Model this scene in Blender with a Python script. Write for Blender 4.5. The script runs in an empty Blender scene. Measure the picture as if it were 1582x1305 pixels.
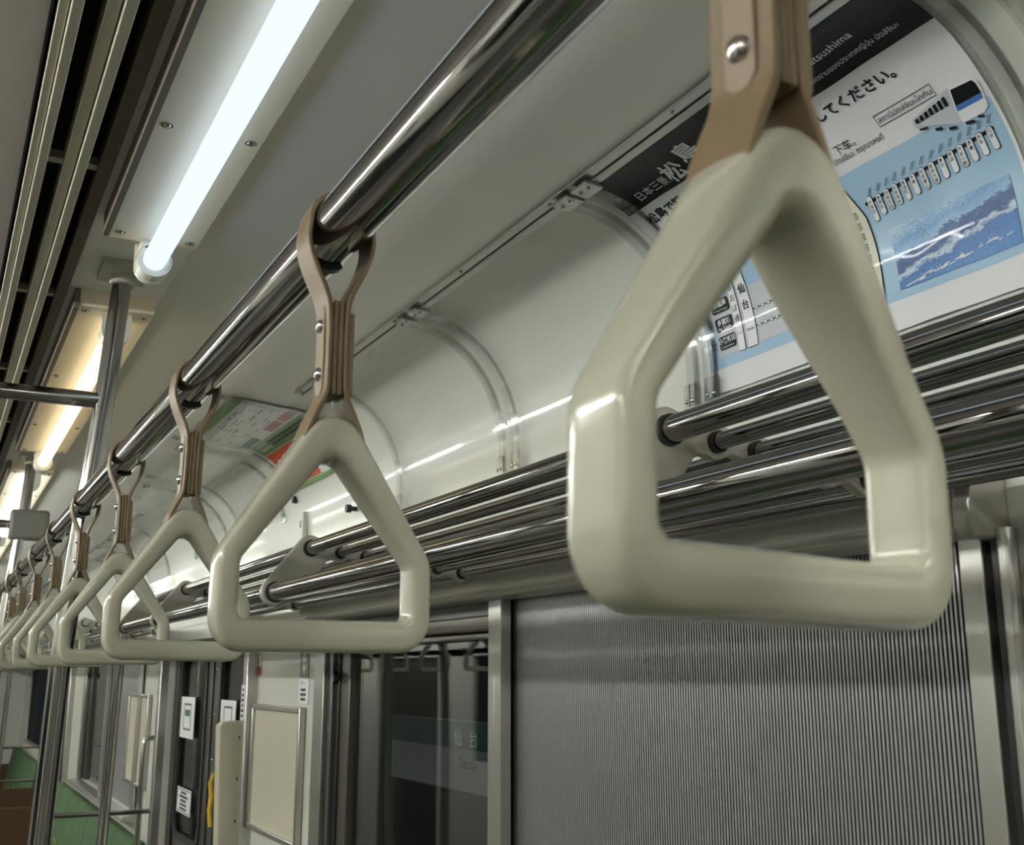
import bpy, bmesh, math, random
from mathutils import Vector, Matrix
random.seed(7)
SC = bpy.context.scene
COL = SC.collection
EYE = 1.60                      # eye height; every coordinate below is relative to the eye and lifted by this

# ------------------------------------------------------------------ camera
FPX = 1700.0
PITCH = math.radians(12.937); YAW = math.radians(27.448)
cam_d = bpy.data.cameras.new('camera'); cam = bpy.data.objects.new('camera', cam_d); COL.objects.link(cam)
cam_d.sensor_fit = 'HORIZONTAL'; cam_d.sensor_width = 36.0; cam_d.lens = FPX / 1582 * 36.0
cam_d.clip_start = 0.01; cam_d.clip_end = 60
cam.location = (0, 0, EYE)
cam.rotation_euler = (math.radians(90) + PITCH, 0, -YAW)
cam_d.dof.use_dof = True; cam_d.dof.focus_distance = 1.15; cam_d.dof.aperture_fstop = 21
SC.camera = cam

# ------------------------------------------------------------------ world, exposure
w = bpy.data.worlds.new('night'); SC.world = w; w.use_nodes = True
w.node_tree.nodes['Background'].inputs[0].default_value = (0.03, 0.035, 0.04, 1)
w.node_tree.nodes['Background'].inputs[1].default_value = 0.25
SC.view_settings.view_transform = 'Standard'; SC.view_settings.look = 'None'
SC.view_settings.gamma = 1.0; SC.view_settings.use_curve_mapping = False
SC.view_settings.exposure = 0.50
TUBE_COOL = ((0.62, 0.79, 0.98), 1.05)
TUBE_WARM = ((1.0, 0.84, 0.55), 1.30)
TUBE_FAR = ((0.95, 1.0, 0.95), 6.0)
TUBE_NEUTRAL = ((0.97, 1.0, 0.95), 52.0)
TUBE_REAR = ((0.97, 1.0, 0.95), 24.0)

# ------------------------------------------------------------------ materials
MATS = {}
def srgb(r, g, b):
    f = lambda c: (c/255/12.92) if c/255 <= 0.04045 else ((c/255+0.055)/1.055)**2.4
    return (f(r), f(g), f(b), 1)
def mat(name, col, rough=0.5, metal=0.0, coat=0.0, noise=0.0, nscale=8.0, bump=0.0, bscale=60.0, stretch=None,
        rvar=0.0, emit=None, spec=0.5, aniso=0.0):
    m = bpy.data.materials.new(name); m.use_nodes = True; nt = m.node_tree
    b = nt.nodes['Principled BSDF']
    b.inputs['Base Color'].default_value = col
    b.inputs['Roughness'].default_value = rough; b.inputs['Metallic'].default_value = metal
    b.inputs['Coat Weight'].default_value = coat; b.inputs['Coat Roughness'].default_value = 0.08
    b.inputs['Specular IOR Level'].default_value = spec
    if aniso: b.inputs['Anisotropic'].default_value = aniso
    if emit:
        b.inputs['Emission Color'].default_value = emit[0]; b.inputs['Emission Strength'].default_value = emit[1]
    if noise or bump or rvar:
        tc = nt.nodes.new('ShaderNodeTexCoord'); mp = nt.nodes.new('ShaderNodeMapping')
        nt.links.new(tc.outputs['Object'], mp.inputs[0])
        if stretch: mp.inputs['Scale'].default_value = stretch
        nz = nt.nodes.new('ShaderNodeTexNoise'); nz.inputs['Scale'].default_value = nscale; nz.inputs['Detail'].default_value = 4
        nt.links.new(mp.outputs[0], nz.inputs[0])
        if noise:
            mx = nt.nodes.new('ShaderNodeMix'); mx.data_type = 'RGBA'
            mx.inputs[6].default_value = tuple(c*(1-noise) for c in col[:3])+(1,)
            mx.inputs[7].default_value = tuple(min(1, c*(1+noise)) for c in col[:3])+(1,)
            nt.links.new(nz.outputs[0], mx.inputs[0]); nt.links.new(mx.outputs[2], b.inputs['Base Color'])
        if rvar:
            mr = nt.nodes.new('ShaderNodeMapRange'); mr.inputs[3].default_value = max(0, rough-rvar); mr.inputs[4].default_value = rough+rvar
            nt.links.new(nz.outputs[0], mr.inputs[0]); nt.links.new(mr.outputs[0], b.inputs['Roughness'])
        if bump:
            n2 = nt.nodes.new('ShaderNodeTexNoise'); n2.inputs['Scale'].default_value = bscale
            nt.links.new(mp.outputs[0], n2.inputs[0])
            bp = nt.nodes.new('ShaderNodeBump'); bp.inputs['Strength'].default_value = bump; bp.inputs['Distance'].default_value = 0.002
            nt.links.new(n2.outputs[0], bp.inputs['Height']); nt.links.new(bp.outputs[0], b.inputs['Normal'])
    MATS[name] = m; return m
def emission(name, col, strength):
    m = bpy.data.materials.new(name); m.use_nodes = True; nt = m.node_tree; nt.nodes.clear()
    e = nt.nodes.new('ShaderNodeEmission'); o = nt.nodes.new('ShaderNodeOutputMaterial')
    e.inputs[0].default_value = tuple(col)+(1,); e.inputs[1].default_value = strength
    nt.links.new(e.outputs[0], o.inputs[0]); MATS[name] = m; return m
def clear(name, tint, ior, base_gloss=0.0, rough=0.02, graze=1.0):
    m = bpy.data.materials.new(name); m.use_nodes = True; nt = m.node_tree; nt.nodes.clear()
    t = nt.nodes.new('ShaderNodeBsdfTransparent'); g = nt.nodes.new('ShaderNodeBsdfGlossy'); mx = nt.nodes.new('ShaderNodeMixShader')
    lw = nt.nodes.new('ShaderNodeLayerWeight'); lw.inputs[0].default_value = 0.5; o = nt.nodes.new('ShaderNodeOutputMaterial')
    t.inputs[0].default_value = tuple(tint)+(1,); g.inputs['Roughness'].default_value = rough
    pw = nt.nodes.new('ShaderNodeMath'); pw.operation = 'POWER'; pw.inputs[1].default_value = 5.0; nt.links.new(lw.outputs['Facing'], pw.inputs[0])
    f0 = ((ior-1)/(ior+1))**2+base_gloss                      # Schlick's approximation, the same from both faces of the sheet
    ad = nt.nodes.new('ShaderNodeMath'); ad.operation = 'MULTIPLY_ADD'; ad.inputs[1].default_value = graze*(1-f0); ad.inputs[2].default_value = f0
    nt.links.new(pw.outputs[0], ad.inputs[0]); nt.links.new(ad.outputs[0], mx.inputs[0])
    nt.links.new(t.outputs[0], mx.inputs[1]); nt.links.new(g.outputs[0], mx.inputs[2]); nt.links.new(mx.outputs[0], o.inputs[0])
    MATS[name] = m; return m

mat('chrome', (0.29, 0.28, 0.275, 1), 0.065, 1.0, rvar=0.03, nscale=30, stretch=(8, .3, 8))
mat('pole_steel', (0.40, 0.39, 0.375, 1), 0.13, 1.0)
mat('cream_plastic', srgb(185, 183, 166), 0.20, coat=0.45, noise=0.03, nscale=20)
mat('tan_strap', srgb(124, 105, 79), 0.42, noise=0.06, nscale=60, bump=0.1, bscale=400)
mat('strap_pad', srgb(140, 124, 104), 0.45)
mat('rivet', (0.6, 0.58, 0.55, 1), 0.18, 1.0)
mat('ceiling_paint', srgb(234, 231, 224), 0.36, coat=0.1, noise=0.03, nscale=3)
mat('ceiling_centre', srgb(222, 212, 206), 0.5)
mat('cove_paint', srgb(214, 216, 207), 0.40, coat=0.30, bump=0.03, bscale=20, stretch=(1, .25, 1), noise=0.02, nscale=4)
mat('wall_white', srgb(212, 212, 204), 0.28, noise=0.02, nscale=5)
mat('wall_beige', srgb(176, 170, 158), 0.35, noise=0.03, nscale=5)
mat('fixture_white', srgb(250, 236, 208), 0.35)
mat('socket_white', srgb(236, 232, 222), 0.3)
mat('fixture_side', srgb(120, 108, 94), 0.55)
mat('vent_aluminium', srgb(196, 190, 172), 0.38, 0.35, noise=0.06, nscale=12, stretch=(1, .1, 1))
mat('duct_black', (0.004, 0.004, 0.004, 1), 0.8)
mat('duct_brown', srgb(98, 86, 72), 0.6, noise=0.15, nscale=30)
mat('steel_satin', (0.50, 0.49, 0.47, 1), 0.32, 0.9, noise=0.06, nscale=6)
mat('trim_grey', srgb(184, 180, 172), 0.28, 0.45)
mat('bracket_grey', srgb(184, 180, 170), 0.32, 0.2)
mat('rubber_dark', (0.02, 0.019, 0.017, 1), 0.55)
mat('black_plastic', (0.015, 0.015, 0.016, 1), 0.35)
mat('door_steel', srgb(112, 108, 104), 0.30, 0.75, noise=0.05, nscale=5)
mat('blind_silver', srgb(206, 205, 208), 0.26, 0.7)
mat('blind_gap', (0.012, 0.012, 0.018, 1), 0.6)
mat('floor_vinyl', srgb(80, 77, 74), 0.4, noise=0.08, nscale=40)
mat('cream_panel', srgb(206, 200, 180), 0.32)
mat('seat_green', srgb(66, 94, 60), 0.85, noise=0.2, nscale=12)
mat('seat_lime', srgb(150, 168, 84), 0.85, noise=0.15, nscale=20)
mat('seat_brown', srgb(84, 58, 38), 0.6, noise=0.1, nscale=14)
mat('box_grey', srgb(128, 126, 122), 0.45)
mat('paper_white', srgb(232, 232, 234), 0.35, coat=0.25)
mat('ink_black', (0.008, 0.008, 0.010, 1), 0.45, spec=0.25)
mat('ink_white', srgb(236, 236, 238), 0.4)
mat('ink_grey', srgb(150, 154, 160), 0.5)
mat('ink_pale_grey', srgb(200, 204, 210), 0.5)
mat('ink_sky', srgb(166, 199, 226), 0.35, coat=0.2)
mat('ink_blue', srgb(72, 120, 190), 0.4)
mat('ink_cream', srgb(226, 222, 204), 0.4)
mat('ink_red', srgb(188, 44, 52), 0.4)
mat('ink_green', srgb(118, 160, 92), 0.4)
mat('ink_dark_green', srgb(60, 104, 84), 0.4)
mat('ink_pink', srgb(188, 112, 138), 0.4)
mat('ink_orange', srgb(196, 84, 46), 0.4)
mat('ink_yellow', srgb(222, 186, 60), 0.4)
mat('outside_dark', srgb(46, 50, 52), 0.8)
mat('sign_pale', srgb(150, 150, 146), 0.6, emit=((0.6, 0.62, 0.6, 1), 0.05))
mat('sign_green', srgb(36, 66, 58), 0.6, emit=((0.10, 0.22, 0.2, 1), 0.06))
mat('sign_white', srgb(200, 205, 200), 0.6, emit=((0.8, 0.85, 0.82, 1), 0.10))
emission('tube_cool', *TUBE_COOL); emission('tube_warm', *TUBE_WARM); emission('tube_far', *TUBE_FAR); emission('tube_rear', *TUBE_REAR); emission('tube_neutral', *TUBE_NEUTRAL)
clear('window_glass', (0.80, 0.84, 0.83), 1.5, 0.05)
clear('acrylic', (0.99, 0.99, 0.99), 1.16, graze=0.35)
clear('acrylic_edge', (0.965, 0.975, 0.97), 1.4, 0.05, 0.08)

def photo_material():
    # printed seascape: pale water, darker wooded island, white surf
    m = bpy.data.materials.new('seascape_print'); m.use_nodes = True; nt = m.node_tree; b = nt.nodes['Principled BSDF']
    b.inputs['Roughness'].default_value = 0.35; b.inputs['Coat Weight'].default_value = 0.2
    uv = nt.nodes.new('ShaderNodeUVMap'); uv.uv_map = 'UVMap'
    sp = nt.nodes.new('ShaderNodeSeparateXYZ'); nt.links.new(uv.outputs[0], sp.inputs[0])
    nz = nt.nodes.new('ShaderNodeTexNoise'); nz.inputs['Scale'].default_value = 5; nz.inputs['Detail'].default_value = 6; nz.inputs['Roughness'].default_value = .7
    nt.links.new(uv.outputs[0], nz.inputs[0])
    n2 = nt.nodes.new('ShaderNodeTexNoise'); n2.inputs['Scale'].default_value = 40; n2.inputs['Detail'].default_value = 3
    nt.links.new(uv.outputs[0], n2.inputs[0])
    def math_(op, a, b_):
        n = nt.nodes.new('ShaderNodeMath'); n.operation = op
        for i, v in enumerate((a, b_)):
            if isinstance(v, (int, float)): n.inputs[i].default_value = v
            else: nt.links.new(v, n.inputs[i])
        return n.outputs[0]
    # height of point above the island's slanting centre line
    line = math_('MULTIPLY_ADD', sp.outputs[0], 0.38); line.node.inputs[2].default_value = 0.42
    d = math_('SUBTRACT', sp.outputs[1], line)
    d = math_('ADD', d, math_('MULTIPLY', math_('SUBTRACT', nz.outputs[0], 0.5), 0.5))
    r = nt.nodes.new('ShaderNodeValToRGB'); nt.links.new(math_('ADD', d, 0.5), r.inputs[0])
    els = r.color_ramp.elements
    els[0].position = 0.0; els[0].color = srgb(92, 140, 200); els[1].position = 1.0; els[1].color = srgb(178, 208, 232)
    for p_, c_ in ((0.22, (72, 118, 184)), (0.30, (205, 222, 236)), (0.36, (48, 84, 140)), (0.54, (62, 100, 156)), (0.58, (150, 186, 220)), (0.75, (120, 166, 214))):
        e = els.new(p_); e.color = srgb(*c_)
    mx = nt.nodes.new('ShaderNodeMix'); mx.data_type = 'RGBA'; mx.blend_type = 'OVERLAY'; mx.inputs[0].default_value = 0.7
    nt.links.new(r.outputs[0], mx.inputs[6]); nt.links.new(n2.outputs[0], mx.inputs[7]); nt.links.new(mx.outputs[2], b.inputs['Base Color'])
    MATS['seascape_print'] = m
photo_material()

# ------------------------------------------------------------------ mesh helpers
class B:
    def __init__(s): s.v = []; s.f = []
    def add(s, vs, fs):
        n = len(s.v); s.v += [tuple(p) for p in vs]; s.f += [tuple(i+n for i in f) for f in fs]; return s
    def box(s, x0, x1, y0, y1, z0, z1):
        vs = [(x, y, z) for z in (z0, z1) for y in (y0, y1) for x in (x0, x1)]
        return s.add(vs, [(0,2,3,1), (4,5,7,6), (0,1,5,4), (2,6,7,3), (0,4,6,2), (1,3,7,5)])
    def prism(s, prof, a0, a1, axis='y'):
        # prof: 2D outline; axis y -> (x,z), axis x -> (y,z), axis z -> (x,y)
        def P(q, a): return {'y': (q[0], a, q[1]), 'x': (a, q[0], q[1]), 'z': (q[0], q[1], a)}[axis]
        n = len(prof); vs = [P(q, a0) for q in prof]+[P(q, a1) for q in prof]
        fs = [tuple(range(n)), tuple(range(2*n-1, n-1, -1))]+[(i, (i+1) % n, n+(i+1) % n, n+i) for i in range(n)]
        return s.add(vs, fs)
    def tube(s, pts, r, seg=16, cap=True):
        pts = [Vector(p) for p in pts]; n = len(pts); rings = []
        rs = r if isinstance(r, (list, tuple)) else [r]*n
        t0 = (pts[1]-pts[0]).normalized(); up = Vector((0, 0, 1)) if abs(t0.z) < .9 else Vector((1, 0, 0))
        nrm = t0.cross(up).normalized(); vs = []
        for i, p in enumerate(pts):
            t = ((pts[min(i+1, n-1)]-p).normalized()+(p-pts[max(i-1, 0)]).normalized()).normalized()
            nrm = (nrm-t*nrm.dot(t)).normalized(); bn = t.cross(nrm)
            vs += [p+(nrm*math.cos(a)+bn*math.sin(a))*rs[i] for a in (2*math.pi*k/seg for k in range(seg))]
        fs = [(i*seg+k, i*seg+(k+1) % seg, (i+1)*seg+(k+1) % seg, (i+1)*seg+k) for i in range(n-1) for k in range(seg)]
        if cap: fs += [tuple(range(seg-1, -1, -1)), tuple(range((n-1)*seg, n*seg))]
        return s.add(vs, fs)
    def dome(s, c, axis, r, h, seg=10, rings=3):
        c = Vector(c); ax = Vector(axis).normalized(); u = ax.orthogonal().normalized(); v = ax.cross(u); vs = []
        for j in range(rings):
            a = j/rings*math.pi/2
            vs += [c+(u*math.cos(t)+v*math.sin(t))*r*math.cos(a)+ax*h*math.sin(a) for t in (2*math.pi*k/seg for k in range(seg))]
        vs.append(c+ax*h); n = len(vs)-1
        fs = [(j*seg+k, j*seg+(k+1) % seg, (j+1)*seg+(k+1) % seg, (j+1)*seg+k) for j in range(rings-1) for k in range(seg)]
        fs += [((rings-1)*seg+k, (rings-1)*seg+(k+1) % seg, n) for k in range(seg)]
        fs.append(tuple(range(seg-1, -1, -1)))
        return s.add(vs, fs)
    def sheet(s, rows):
        # rows: list of equally long point lists
        n, m = len(rows), len(rows[0])
        return s.add([p for r in rows for p in r], [(i*m+j, i*m+j+1, (i+1)*m+j+1, (i+1)*m+j) for i in range(n-1) for j in range(m-1)])
    def slab(s, rows, rows2):
        # closed thick sheet between two point grids
        n, m = len(rows), len(rows[0]); k = n*m
        fs = [(i*m+j, i*m+j+1, (i+1)*m+j+1, (i+1)*m+j) for i in range(n-1) for j in range(m-1)]
        fs += [tuple(k+a for a in reversed(f)) for f in list(fs)]
        rim = [j for j in range(m)]+[i*m+m-1 for i in range(1, n)]+[(n-1)*m+j for j in range(m-2, -1, -1)]+[i*m for i in range(n-2, 0, -1)]
        fs += [(rim[a], rim[(a+1) % len(rim)], k+rim[(a+1) % len(rim)], k+rim[a]) for a in range(len(rim))]
        return s.add([p for r in rows for p in r]+[p for r in rows2 for p in r], fs)
    def mesh(s, name, m, smooth=False, origin=(0, 0, 0), fix=True):
        me = bpy.data.meshes.new(name); o = origin
        me.from_pydata([(p[0]-o[0], p[1]-o[1], p[2]-o[2]) for p in s.v], [], s.f)
        if fix:
            bm = bmesh.new(); bm.from_mesh(me); bmesh.ops.recalc_face_normals(bm, faces=bm.faces); bm.to_mesh(me); bm.free()
        me.materials.append(MATS[m] if isinstance(m, str) else m)
        if smooth:
            me.shade_smooth(); me.set_sharp_from_angle(angle=math.radians(38))
        return me
def link(name, me, parent=None, loc=(0, 0, 0)):
    o = bpy.data.objects.new(name, me); COL.objects.link(o); o.location = loc
    if parent: o.parent = parent
    return o
def bevel(o, w_, seg=2):
    if w_:
        md = o.modifiers.new('bevel', 'BEVEL'); md.width = w_; md.segments = seg; md.limit_method = 'ANGLE'; md.angle_limit = math.radians(40)
        md.harden_normals = False
    return o
ORG = {}
def tag(o, label=None, cat=None, group=None, kind=None):
    if label: o['label'] = label
    if cat: o['category'] = cat
    if group: o['group'] = group
    if kind: o['kind'] = kind
    return o
def thing(name, loc, label, cat, group=None):
    o = bpy.data.objects.new(name, None); COL.objects.link(o); o.empty_display_size = .05
    o.location = (loc[0], loc[1], loc[2]+EYE); ORG[o.name] = tuple(loc)
    return tag(o, label, cat, group)
def part(name, b, m, parent, smooth=False, bev=0.0, label=None, kind=None, fix=True):
    org = ORG[parent.name]
    o = link(name, b.mesh(name, m, smooth, org, fix), parent); ORG[o.name] = org
    bevel(o, bev)
    if bev and not smooth: o.data.shade_smooth(); o.data.set_sharp_from_angle(angle=math.radians(30))
    return tag(o, label, None, None, kind)
def top(name, b, m, origin, label=None, cat=None, group=None, kind=None, smooth=False, bev=0.0, fix=True):
    o = link(name, b.mesh(name, m, smooth, origin, fix), None, (origin[0], origin[1], origin[2]+EYE)); ORG[o.name] = tuple(origin)
    bevel(o, bev)
    return tag(o, label, cat, group, kind)
def struct(name, b, m, origin=(0, 0, 0), smooth=False, bev=0.0, label=None): return top(name, b, m, origin, label, None, None, 'structure', smooth, bev)
def copy_tree(o, parent=None):
    c = o.copy(); COL.objects.link(c); c.parent = parent
    if o.name in ORG: ORG[c.name] = ORG[o.name]
    for ch in list(o.children): copy_tree(ch, c)
    return c

# ------------------------------------------------------------------ the car's cross-section
CX = -0.43                                     # middle of the aisle
def mir(x): return 2*CX-x
Y0, Y1 = -5.2, 12.7                            # ends of the car
XW = 0.92                                      # window wall
EC = (0.715, 0.405); ERX, ERZ = 0.205, 0.233   # cove: quarter ellipse, then vertical
def ceil_z(x):                                 # ceiling sheet between lamp row and cove
    t = (EC[0]-x)/0.40
    return EC[1]+ERZ+0.055*max(0, t)**1.25
ARC = []
def _arc():
    pts = []
    for i in range(41):
        x = EC[0]-0.40+0.40*i/40; pts.append((x, ceil_z(x)))
    for i in range(1, 61):
        a = math.pi/2*(1-i/60); pts.append((EC[0]+ERX*math.cos(a), EC[1]+ERZ*math.sin(a)))
    for i in range(1, 11): pts.append((EC[0]+ERX, EC[1]-0.26*i/10))
    s = 0; out = []; z = 0
    for i, p in enumerate(pts):
        if i: s += math.dist(p, pts[i-1])
        out.append([s, p]);
        if i == 40: z = s
    for o in out: o[0] -= z
    return out
ARC = _arc()
def cove(s, off=0.0):
    """point (x, z) on the cove at arc length s below the strip, lifted off into the car"""
    for i in range(1, len(ARC)):
        if ARC[i][0] >= s or i == len(ARC)-1:
            (s0, a), (s1, b_) = ARC[i-1], ARC[i]; t = (s-s0)/(s1-s0)
            x = a[0]+(b_[0]-a[0])*t; z = a[1]+(b_[1]-a[1])*t
            dx, dz = b_[0]-a[0], b_[1]-a[1]; l = math.hypot(dx, dz)
            return x+dz/l*off, z-dx/l*off
def cp(y, s, off=0.0):
    x, z = cove(s, off); return (x, y, z)

# ------------------------------------------------------------------ setting: floor, ceiling, walls
struct('floor', B().box(-1.95, 1.10, Y0, Y1, -1.66, -1.60), 'floor_vinyl', (CX, 4, -1.6), label='grey vinyl floor of the train car')
c = struct('ceiling', B().box(mir(0.045), 0.045, Y0, Y1, 0.69, 0.71), 'ceiling_centre', (CX, 4, 0.69), label='grey centre panel of the ceiling')
def side_sheet(m=False, s0=-.43, s1=.60, thick=.012):
    fx = (lambda x: mir(x)) if m else (lambda x: x)
    S = [ARC[0][0]+(ARC[-1][0]-ARC[0][0])*i/90 for i in range(91)]
    ra = [[(fx(cove(s)[0]), y, cove(s)[1]) for s in S] for y in (Y0, Y1)]
    rb = [[(fx(cove(s, -thick)[0]), y, cove(s, -thick)[1]) for s in S] for y in (Y0, Y1)]
    return ra, rb
def ceiling_side(name, m, s0, s1, matn, lab):
    fx = mir if m else (lambda x: x)
    S = [s0+(s1-s0)*i/60 for i in range(61)]
    ra = [[(fx(cove(s)[0]), y, cove(s)[1]) for s in S] for y in (Y0, Y1)]
    rb = [[(fx(cove(s, -.012)[0]), y, cove(s, -.012)[1]) for s in S] for y in (Y0, Y1)]
    return struct(name, B().slab(ra, rb), matn, (fx(.7), 4, .6), smooth=True, label=lab)
SA, SB = ARC[0][0], ARC[-1][0]
ceiling_side('ceiling_right', False, SA, 0.0, 'ceiling_paint', 'grey ceiling panel between lamps and advert cove')
ceiling_side('ceiling_left', True, SA, 0.0, 'ceiling_paint', 'grey ceiling panel on the far side')
ceiling_side('wall_right_upper', False, 0.0, SB, 'cove_paint', 'glossy white curved cove above the luggage rack')
ceiling_side('wall_left_upper', True, 0.0, SB, 'cove_paint', 'glossy white curved cove on the far side')
# ceiling strip that carries lamps
struct('ceiling_lamp_strip', B().box(0.157, 0.325, Y0, Y1, 0.692, 0.71), 'ceiling_paint', (.24, 4, .7), label='ceiling strip carrying the lamps')
struct('ceiling_lamp_strip', B().box(mir(0.325), mir(0.157), Y0, Y1, 0.692, 0.71), 'ceiling_paint', (mir(.24), 4, .7), label='ceiling strip carrying the lamps on the far side')

DOORS = (-0.58, 4.235, 9.03); DH = 0.695       # door centres and half width
BAYS = ((-3.0, 1), (1.84, 2), (6.64, 3), (11.4, 4))
def wall_pieces(side, fx):
    pieces = []
    zt, zb = 0.16, -0.62                       # window band
    spans = []; cur = Y0
    for d in DOORS: spans.append((cur, d-DH)); cur = d+DH
    spans.append((cur, Y1))
    k = 0
    for (a, b_) in spans:
        mid = (a+b_)/2; wl = [y for y, _ in BAYS if a < y < b_]
        segs = []
        x0, x1 = sorted((fx(XW), fx(XW+.05)))
        bb = B()
        if wl:
            w0, w1 = max(a+.12, wl[0]-1.10), min(b_-.12, wl[0]+1.06)
            bb.box(x0, x1, a, w0, zb, zt).box(x0, x1, w1, b_, zb, zt)
        else: bb.box(x0, x1, a, b_, zb, zt)
        bb.box(x0, x1, a, b_, -1.6, zb)
        struct('wall_%s' % side, bb, 'wall_white', (fx(XW), mid, -1.6), label='white wall panel around the windows between doors')
    bb = B(); x0, x1 = sorted((fx(XW), fx(XW+.05)))
    bb.box(x0, x1, Y0, Y1, zt, 0.20)
    struct('wall_%s_header' % side, bb, 'wall_beige', (fx(XW), 4, zt), label='beige wall band above windows and doors')
wall_pieces('right', lambda x: x)
wall_pieces('left', mir)
struct('wall_end', B().box(-1.9, 1.05, Y1, Y1+.06, -1.6, .75), 'wall_white', (CX, Y1, -1.6), label='white end wall of the car')
struct('wall_back', B().box(-1.9, 1.05, Y0-.06, Y0, -1.6, .75), 'wall_white', (CX, Y0, -1.6), label='white rear end wall of the car')
struct('door_9', B().box(-.85, .0, Y1-.03, Y1, -1.6, .30), 'door_steel', (CX, Y1, -1.6), label='grey gangway door in the end wall', bev=.01)

# ------------------------------------------------------------------ lamps
def lamp(yn, length, x, warm, label, group, fx=None):
    fx = fx or (lambda q: q)
    t = thing('light_fixture', (fx(x), yn, .69), label, 'ceiling light', group)
    a, b_ = sorted((fx(x-.067), fx(x+.067)))
    part('base_plate', B().box(a, b_, yn, yn+length, .662, .694), 'fixture_white', t, bev=.002)
    s0, s1 = sorted((fx(x-.0672), fx(x-.0760)))
    part('side_rail', B().box(s0, s1, yn-.005, yn+length-.02, .655, .694), 'fixture_side', t)
    zt = .632; tx = fx(x+.004)
    part('fluorescent_tube', B().tube([(tx, yn+.06, zt), (tx, yn+length-.012, zt)], .0175, 20), warm, t, smooth=True)
    for yy, d in ((yn+.035, 1), (yn+length+.012, -1)):
        # horseshoe shaped lamp holder: a cup round the tube end hanging from the plate
        prof = [(tx-.026, .664), (tx+.026, .664)]
        prof += [(tx+.026*math.cos(q), zt-.004+.026*math.sin(q)) for q in [-math.pi*k/14 for k in range(15)]]
        hb = B().prism(prof, min(yy, yy-d*.012), max(yy, yy-d*.012))
        sk = part('lamp_holder', hb, 'socket_white', t, smooth=True)
        rim = B()
        n = 24; inn, out = .0205, .0262; y_a, y_b = yy, yy+d*.03
        vs = []
        for (r, yv) in ((out, y_a), (out, y_b), (inn, y_b), (inn, y_a)):
            vs += [(tx+r*math.cos(2*math.pi*k/n), yv, zt-.003+r*math.sin(2*math.pi*k/n)) for k in range(n)]
        rim.add(vs, [(j*n+k, j*n+(k+1) % n, ((j+1) % 4)*n+(k+1) % n, ((j+1) % 4)*n+k) for j in range(4) for k in range(n)])
        rim.box(tx-.022, tx+.022, min(y_a, y_b), max(y_a, y_b), .648, .664)
        part('holder_ring', rim, 'socket_white', sk, smooth=True)
    for yy in (yn+.03, yn+length*.36, yn+length*.73, yn+length-.03):
        for dx in (-.052, .052):
            part('screw', B().dome((fx(x)+dx, yy, .662), (0, 0, -1), .0058, .0035).tube([(fx(x)+dx, yy, .664), (fx(x)+dx, yy, .6605)], .0075, 10), 'rivet', t, smooth=True)
    return t
LP, LL = 1.872, 1.51
LN = {1: 'ceiling lamp with bluish white tube, nearest and largest, above chrome rail',
      2: 'ceiling lamp with yellowish warm tube, behind the first chrome pole',
      3: 'ceiling lamp with white tube, third along the ceiling behind the warm one',
      4: 'ceiling lamp, fourth along the row, small beyond the second pole',
      5: 'ceiling lamp, fifth along the row towards the end of the car',
      6: 'ceiling lamp, sixth along the row, nearly at the end wall',
      0: 'ceiling lamp of the row just behind the viewer', -1: 'ceiling lamp of the row two places behind the viewer'}
for k in range(-1, 7): lamp(.195+LP*(k-1), LL, .2465, ('tube_rear' if k < 1 else 'tube_cool' if k == 1 else 'tube_warm' if k == 2 else 'tube_far'), LN[k], 'ceiling lamps over the strap rail')
for k in range(-1, 7): lamp(.195+LP*(k-1), LL,   .2465, ('tube_rear' if k < 1 else 'tube_neutral'), 'ceiling lamp in the row over the opposite side', 'ceiling lamps over the opposite side', mir)

# ------------------------------------------------------------------ ceiling air slot beside the lamps
def vent(fx, lab):
    t = thing('ceiling_air_vent', (fx(.095), 4, .69), lab, 'air vent', 'air vents along the ceiling')
    def bx(x0, x1, z0, z1):
        a, b_ = sorted((fx(x0), fx(x1))); return B().box(a, b_, Y0, Y1, z0, z1)
    part('duct', bx(.046, .150, .735, .75), 'duct_black', t)
    part('duct_side', bx(.0435, .0465, .68, .74), 'duct_black', t)
    part('frame', bx(.050, .0605, .676, .70), 'vent_aluminium', t, bev=.0015)
    part('frame', bx(.0615, .0735, .668, .70), 'vent_aluminium', t, bev=.0015)
    part('slat', bx(.094, .1085, .672, .71), 'vent_aluminium', t, bev=.0015)
    part('slat', bx(.1095, .1225, .664, .70), 'vent_aluminium', t, bev=.0015)
    part('duct_wall', bx(.139, .158, .682, .75), 'duct_brown', t, bev=.001)
    y = -5.0
    while y < Y1-.2:
        a, b_ = sorted((fx(.062), fx(.141)))
        part('cross_rib', B().box(a, b_, y, y+.018, .688, .70), 'vent_aluminium', t)
        y += .592
    return t
vent(lambda x: x, 'two-slot aluminium air vent with black gaps beside the lamps')
vent(mir, 'two-slot air vent of the opposite side')

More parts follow.
